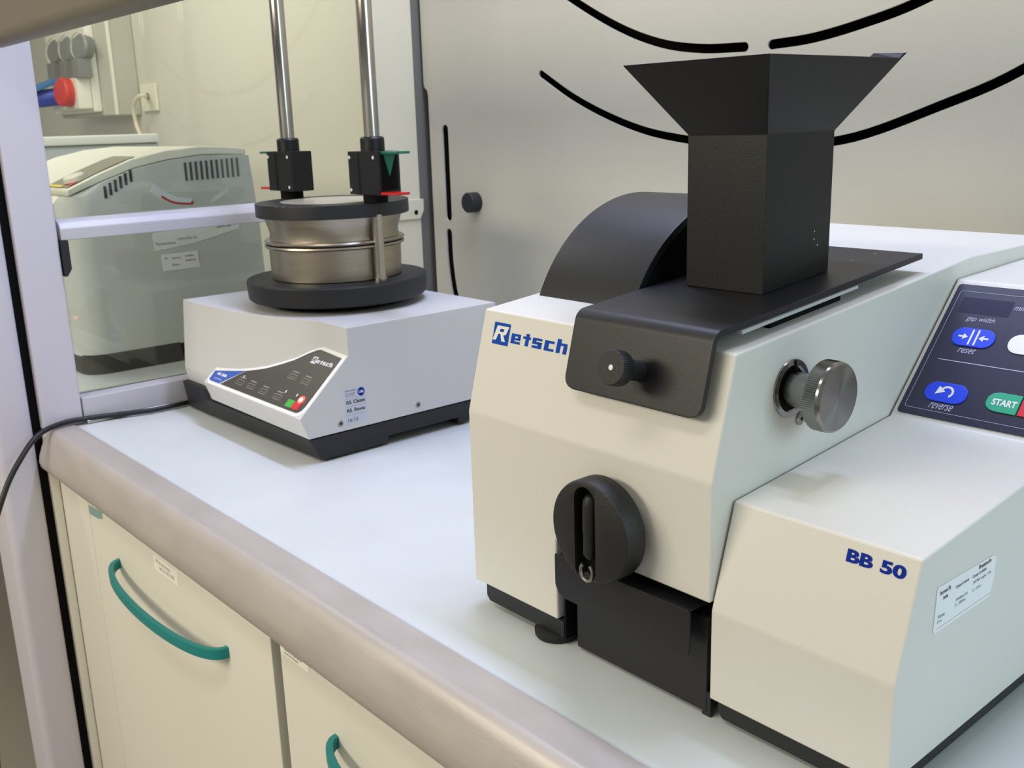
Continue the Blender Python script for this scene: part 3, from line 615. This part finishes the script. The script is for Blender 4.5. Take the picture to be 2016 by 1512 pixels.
for j, (px_, py_) in enumerate(RP):
    s_ = 1 if j == 0 else -1
    nt_ = B().lathe((px_, py_, .3175), (0, 0, 1), [(0, .017), (.012, .017)], 24).build('clamp_neck', M['deep'], ss)
    cbk = B().box(px_-.037, px_+.037, py_-.0175, py_+.0175, .3290, .3870)
    ck = cbk.build('clamp_block', M['black'], ss, bevel=.0012, cut=B().box(px_-.013, px_-.003, py_-.03, py_-.0160, .32, .40))
    for dx, dz in ((-.033, .379), (.026, .379), (.026, .335) if s_ < 0 else (-.033, .335)):
        B().lathe((px_+dx, py_-.0176, dz), (0, -1, 0), [(0, .0024), (.0005, .0022)], 12).build('block_screw', M['whitep'], ck)
    B().lathe((px_, py_, .387), (0, 0, 1), [(0, .0165), (.0165, .0165), (.0190, .0145), (.0195, .011)], 32).build('collar', M['black'], ck)
    e = px_+s_*.037
    B().box(min(e-s_*.02, e+s_*.034), max(e-s_*.02, e+s_*.034), py_-.012, py_+.012, .3835, .3868).build('green_lever', M['green'], ck, bevel=.001, label='green release lever')
    B().prism([(py_-.009, .383), (py_+.009, .383), (py_-.001, .355)], e, e+s_*.003, 'x').build('lever_web', M['green'], ck)
    B().box(min(e-s_*.01, e+s_*.032), max(e-s_*.01, e+s_*.032), py_-.016, py_+.010, .3300, .3335).build('red_lever', M['red'], ck, bevel=.001, label='red release lever')
    B().box(min(e, e+s_*.0008), max(e, e+s_*.0008), py_-.0130, py_+.0130, .336, .382).build('lever_slot', M['deep'], ck)
# sieve and pan, things that sit in the shaker
sp_ = thing('sieve_pan', (CX, CY, .2095), 'lower round steel sieve pan standing on the black plate', 'pan')
B().lathe((CX, CY, .2098), (0, 0, 1), [(0, .092), (.001, .0945), (.0445, .0955), (.0450, .0995), (.0468, .1012), (.0492, .1004), (.0500, .0965), (.0502, .090)], 96).build('pan_wall', M['steel2'], sp_)
sv = thing('test_sieve', (CX, CY, .2602), 'upper steel test sieve clamped below the black lid', 'sieve')
B().lathe((CX, CY, .2602), (0, 0, 1), [(0, .0940), (.0010, .1000), (.0030, .1015), (.0052, .1002), (.0062, .0935), (.0160, .0925), (.0290, .0965), (.0375, .0990), (.0382, .0960)], 96).build('sieve_frame', M['steel2'], sv)
def curved_text(body, a0, a1, z0, z1, r):
    vs, fs = text2d(body, 0); xs = [v[0] for v in vs]; ys = [v[1] for v in vs]
    b_ = B(); b_.add([(CX+r*math.cos(R(a0+(a1-a0)*(x-min(xs))/(max(xs)-min(xs)))), CY+r*math.sin(R(a0+(a1-a0)*(x-min(xs))/(max(xs)-min(xs)))), z0+(z1-z0)*(y-min(ys))/(max(ys)-min(ys))) for x, y in vs], fs); return b_
ct_ = curved_text('TEST SIEVE', 296, 311, .2855, .2870, .0979); ct2 = curved_text('200 x 25 mm  ISO 3310-1', 291, 316, .2828, .2843, .0974)
ct_.add(ct2.v, ct2.f).build('sieve_engraving', mat('etched_print', (112, 104, 92), .5, .6), sv)

# ================================================================== NEXT BAY, SEEN THROUGH THE WINDOW
XM = -1.83
ml = thing('ball_mill', (-2.1, .74, 0), 'grey and off-white laboratory mill with curved top and control panel', 'mill')
pr = [(.565, .034), (.5655, .30), (.575, .3165), (.6327, .338), (.6935, .3583), (.7555, .3704), (.8203, .3766), (.87, .3760), (.915, .3733), (.9254, .25), (.93, .034)]
def loft(pr_, rows):
    vs = []; fs = []; n = len(pr_)
    for x, d in rows: vs += [(x, max(y, .565+d), z) for y, z in pr_]
    for j in range(len(rows)-1): fs += [[j*n+i, j*n+(i+1) % n, (j+1)*n+(i+1) % n, (j+1)*n+i] for i in range(n)]
    fs += [list(range(n))[::-1], [(len(rows)-1)*n+i for i in range(n)]]
    return B().add(vs, fs)
RW = [(XM, .045), (XM-.001, .036), (XM-.004, .026), (XM-.009, .017), (XM-.016, .0095), (XM-.025, .004), (XM-.035, .001), (XM-.05, 0)]
loft(pr, RW+[(XM-.06, 0)]).build('side_shell', M['mill'], ml)
B().prism([(.560, .034), (.5605, .30)]+pr[2:], XM-.0605, XM-.42, 'x').build('shell', M['millwhite'], ml, bevel=.004, ang=60)
loft([(.567, .0), (.567, .036), (.74, .036), (.744, .0)], [(x+.001, d) for x, d in RW]+[(XM-.41, 0)]).build('plinth', M['milldark'], ml)
B().prism([(.76, .0), (.76, .034), (.925, .034), (.925, .0)], XM-.03, XM-.41, 'x').build('plinth', M['milldark'], ml)
tp = [(y, z) for y, z in pr[2:9]]
B().prism([(y, z+.0005) for y, z in tp]+[(y, z+.012+.006*math.sin((y-.57)*9)) for y, z in tp[::-1]], XM-.008, XM-.44, 'x').build('top_cover', M['millwhite'], ml, bevel=.004, ang=50, label='curved off-white cover')
for i in range(6):
    y = .6345+i*.0096; z = .3130+i*.0050+(i > 2)*.0005
    B().box(XM-.001, XM+.0012, y, y+.0046, z-.002, z+.0190).build('vent_slot', M['deep'], ml)
for i in range(11):
    y = .7850+i*.0103
    B().box(XM-.001, XM+.0012, y, y+.0042, .3325+i*.0002, .3655+i*.0004).build('vent_slot', M['ventgrey'], ml)
def onm(y): # top cover height
    for a, b_ in zip(tp, tp[1:]):
        if a[0] <= y <= b_[0]: zz = a[1]+(b_[1]-a[1])*(y-a[0])/(b_[0]-a[0]); return zz+.0125+.006*math.sin((y-.57)*9)
    return .35
def strip(y0, y1, x0, x1, h, n=6):
    b_ = B(); vs = []
    for i in range(n+1): y = y0+(y1-y0)*i/n; vs += [(x0, y, onm(y)+h), (x1, y, onm(y)+h)]
    return b_.add(vs, [[2*i, 2*i+1, 2*i+3, 2*i+2] for i in range(n)])
cp = strip(.580, .705, XM-.020, XM-.13, .0012).build('display_panel', M['screen'], ml, label='grey display strip')
strip(.578, .585, XM-.05, XM-.17, .0020, 2).build('yellow_tape', M['yellow'], ml)
B().lathe((XM-.05, .605, onm(.605)+.001), (0, -.3, 1), [(0, .020), (.007, .019), (.010, .015)], 24).build('turn_knob', M['millwhite'], ml)
strip(.586, .60, XM-.022, XM-.05, .0020, 2).build('red_mark', M['plugred'], ml)
FM = plane((0, .5595, 0), (1, 0, 0), (0, 0, 1)); FMs = plane((XM, 0, 0), (0, 1, 0), (0, 0, 1))
texts('model_lettering', FM, [('100', XM-.085, XM-.045, .262, .282, .03)], .0006, M['blue'], ml, label='blue model number')
st = decal('sticker', FMs, [[(.7105, .2330), (.7125, .2100), (.79, .2180), (.8800, .2370), (.8850, .2560), (.80, .2500), (.712, .2430)]], .0008, M['labelg'], ml, .0005, label='long clear label with worn corner')
texts('sticker_print', FMs, [('Manutenzione', .715, .752, .220, .226), ('controllo ok', .757, .795, .226, .232), ('2016', .835, .865, .2420, .2480, .05)], .0011, M['txtlite'], st)
st = decal('sticker', FMs, [rc(.7240, .7950, .1720, .2030, -.05)], .0008, M['label'], ml, .0005, label='small white label below the long one')
texts('sticker_print', FMs, [('Nr.', .7290, .7360, .1930, .1970), ('Laboratorio', .742, .760, .1930, .1960), ('Data', .742, .755, .180, .184), ('verifica', .768, .785, .194, .198), ('scadenza', .768, .787, .186, .190)], .0011, M['txt'], st)
# machine behind
gm = thing('laboratory_oven', (-2.6, .85, 0), 'plain grey bench cabinet with white top edge behind the mill', 'appliance')
B().box(-2.92, -2.36, .60, .960, .012, .398).build('body', M['mill'], gm, bevel=.006)
B().box(-2.93, -2.35, .590, .957, .398, .418).build('top_cover', M['millwhite'], gm, bevel=.004)
B().box(-2.90, -2.38, .61, .95, 0, .012).build('base', M['baseblk'], gm)
# curled label standing on the cross rail behind the glass
tp_ = thing('label_strip', (-1.575, .67, .3035), 'curled white paper strip with red mark behind the window rail', 'paper strip')
def ribbon(p, w, dx): return B().add([(x, y, z) for x, y, z in p]+[(x+dx, y+w*.55, z+w*.8) for x, y, z in p], [[i, i+1, len(p)+i+1, len(p)+i] for i in range(len(p)-1)])
pth = catmull([(-1.572, .615, .3330), (-1.574, .628, .3230), (-1.576, .650, .3100), (-1.576, .678, .3055), (-1.576, .70, .3050), (-1.576, .718, .3080), (-1.576, .735, .3170), (-1.576, .745, .3235)], 5)
pth = [tuple(p) for p in pth]
M['paper'] = mat('white_paper', (250, 250, 250), .6, var=0)
rb = ribbon(pth[:16], .014, -.002).build('paper', M['paper'], tp_)
ribbon([(x+.0008, y+.001, z+.0014) for x, y, z in pth[6:17]], .007, -.003).build('red_mark', M['plugred'], tp_)
ribbon(pth[24:], .012, -.002).build('paper', M['paper'], tp_)
B().add([(-1.580, .598, .3036), (-1.580, .742, .3036), (-1.582, .738, .325), (-1.582, .608, .330)], [(0, 1, 2, 3)]).build('clear_film', M['film'], tp_)
# socket box on the far wall
XB = -3.436; sbx = thing('socket_box', (-3.6, 1.3, .6), 'grey wall socket box with smoked round lids', 'socket box')
B().box(XB-.42, XB, 1.225, 1.35, .478, .95).build('box_body', M['boxgrey'], sbx, bevel=.006)
B().box(XB-.40, XB+.004, 1.262, 1.274, .480, .95).build('box_seam', M['socket'], sbx, bevel=.003)
B().box(XB-.40, XB-.004, 1.195, 1.226, .490, .95).build('socket_plate', M['socket'], sbx, bevel=.008)
for i, x in enumerate((-3.43, -3.55, -3.68)):
    l_ = B().lathe((x, 1.200, .686), (.25, -1, .12), [(0, .036), (.030, .040), (.036, .034)], 32).build('socket_lid', M['lidgrey'], sbx, label='round smoked hinged lid')
    B().lathe((x, 1.170, .693), (.25, -1, .12), [(0, .041), (.004, .041)], 32, cap=False).build('lid_rim', M['socket'], l_)
    B().box(x-.030, x+.022, 1.150, 1.196, .595, .655).build('lid_hinge', M['lidgrey'], l_, bevel=.004)
B().box(-3.72, -3.44, 1.150, 1.196, .500, .598).build('lower_plate', M['socket'], sbx, bevel=.006)
B().lathe((-3.505, 1.15, .553), (.15, -1, .1), [(0, .044), (.03, .046), (.036, .040)], 14).build('red_socket', M['plugred'], sbx, label='red industrial socket')
pg = thing('industrial_plug', (-3.62, 1.05, .52), 'blue industrial plug with pale blue flap in the lower socket', 'plug')
B().lathe((-3.60, 1.145, .545), (-.45, -1, -.12), [(0, .028), (.06, .028), (.085, .023), (.10, .028), (.17, .026), (.19, .018)], 20).build('plug_body', M['plugblue'], pg, bevel=.001)
B().prism([(1.03, .545), (1.14, .585), (1.14, .603), (1.03, .563)], -3.66, -3.58, 'x').build('socket_flap', M['plugsky'], pg, bevel=.004, label='pale blue hinged flap')
# outlet and cord
wo = thing('wall_outlet', (-3.34, 1.35, .53), 'cream wall outlet plate with a plug in it', 'outlet')
B().box(-3.408, -3.283, 1.340, 1.3495, .488, .573).build('outlet_plate', M['socket'], wo, bevel=.003)
B().lathe((-3.345, 1.340, .535), (0, -1, 0), [(0, .010), (.004, .010)], 16).build('socket_hole', M['grey'], wo)
cd_ = [(-3.345, 1.334, .533), (-3.29, 1.305, .536), (-3.32, 1.295, .530), (-3.362, 1.295, .503), (-3.372, 1.30, .456), (-3.350, 1.30, .42), (-3.34, 1.31, .38), (-3.46, 1.325, .35), (-3.46, 1.33, .1)]
single(B().tube(catmull(cd_, 6), .0065, 10).build('mains_cable', M['cordw'], None), 'cream mains cable hanging from the wall outlet', 'cable')
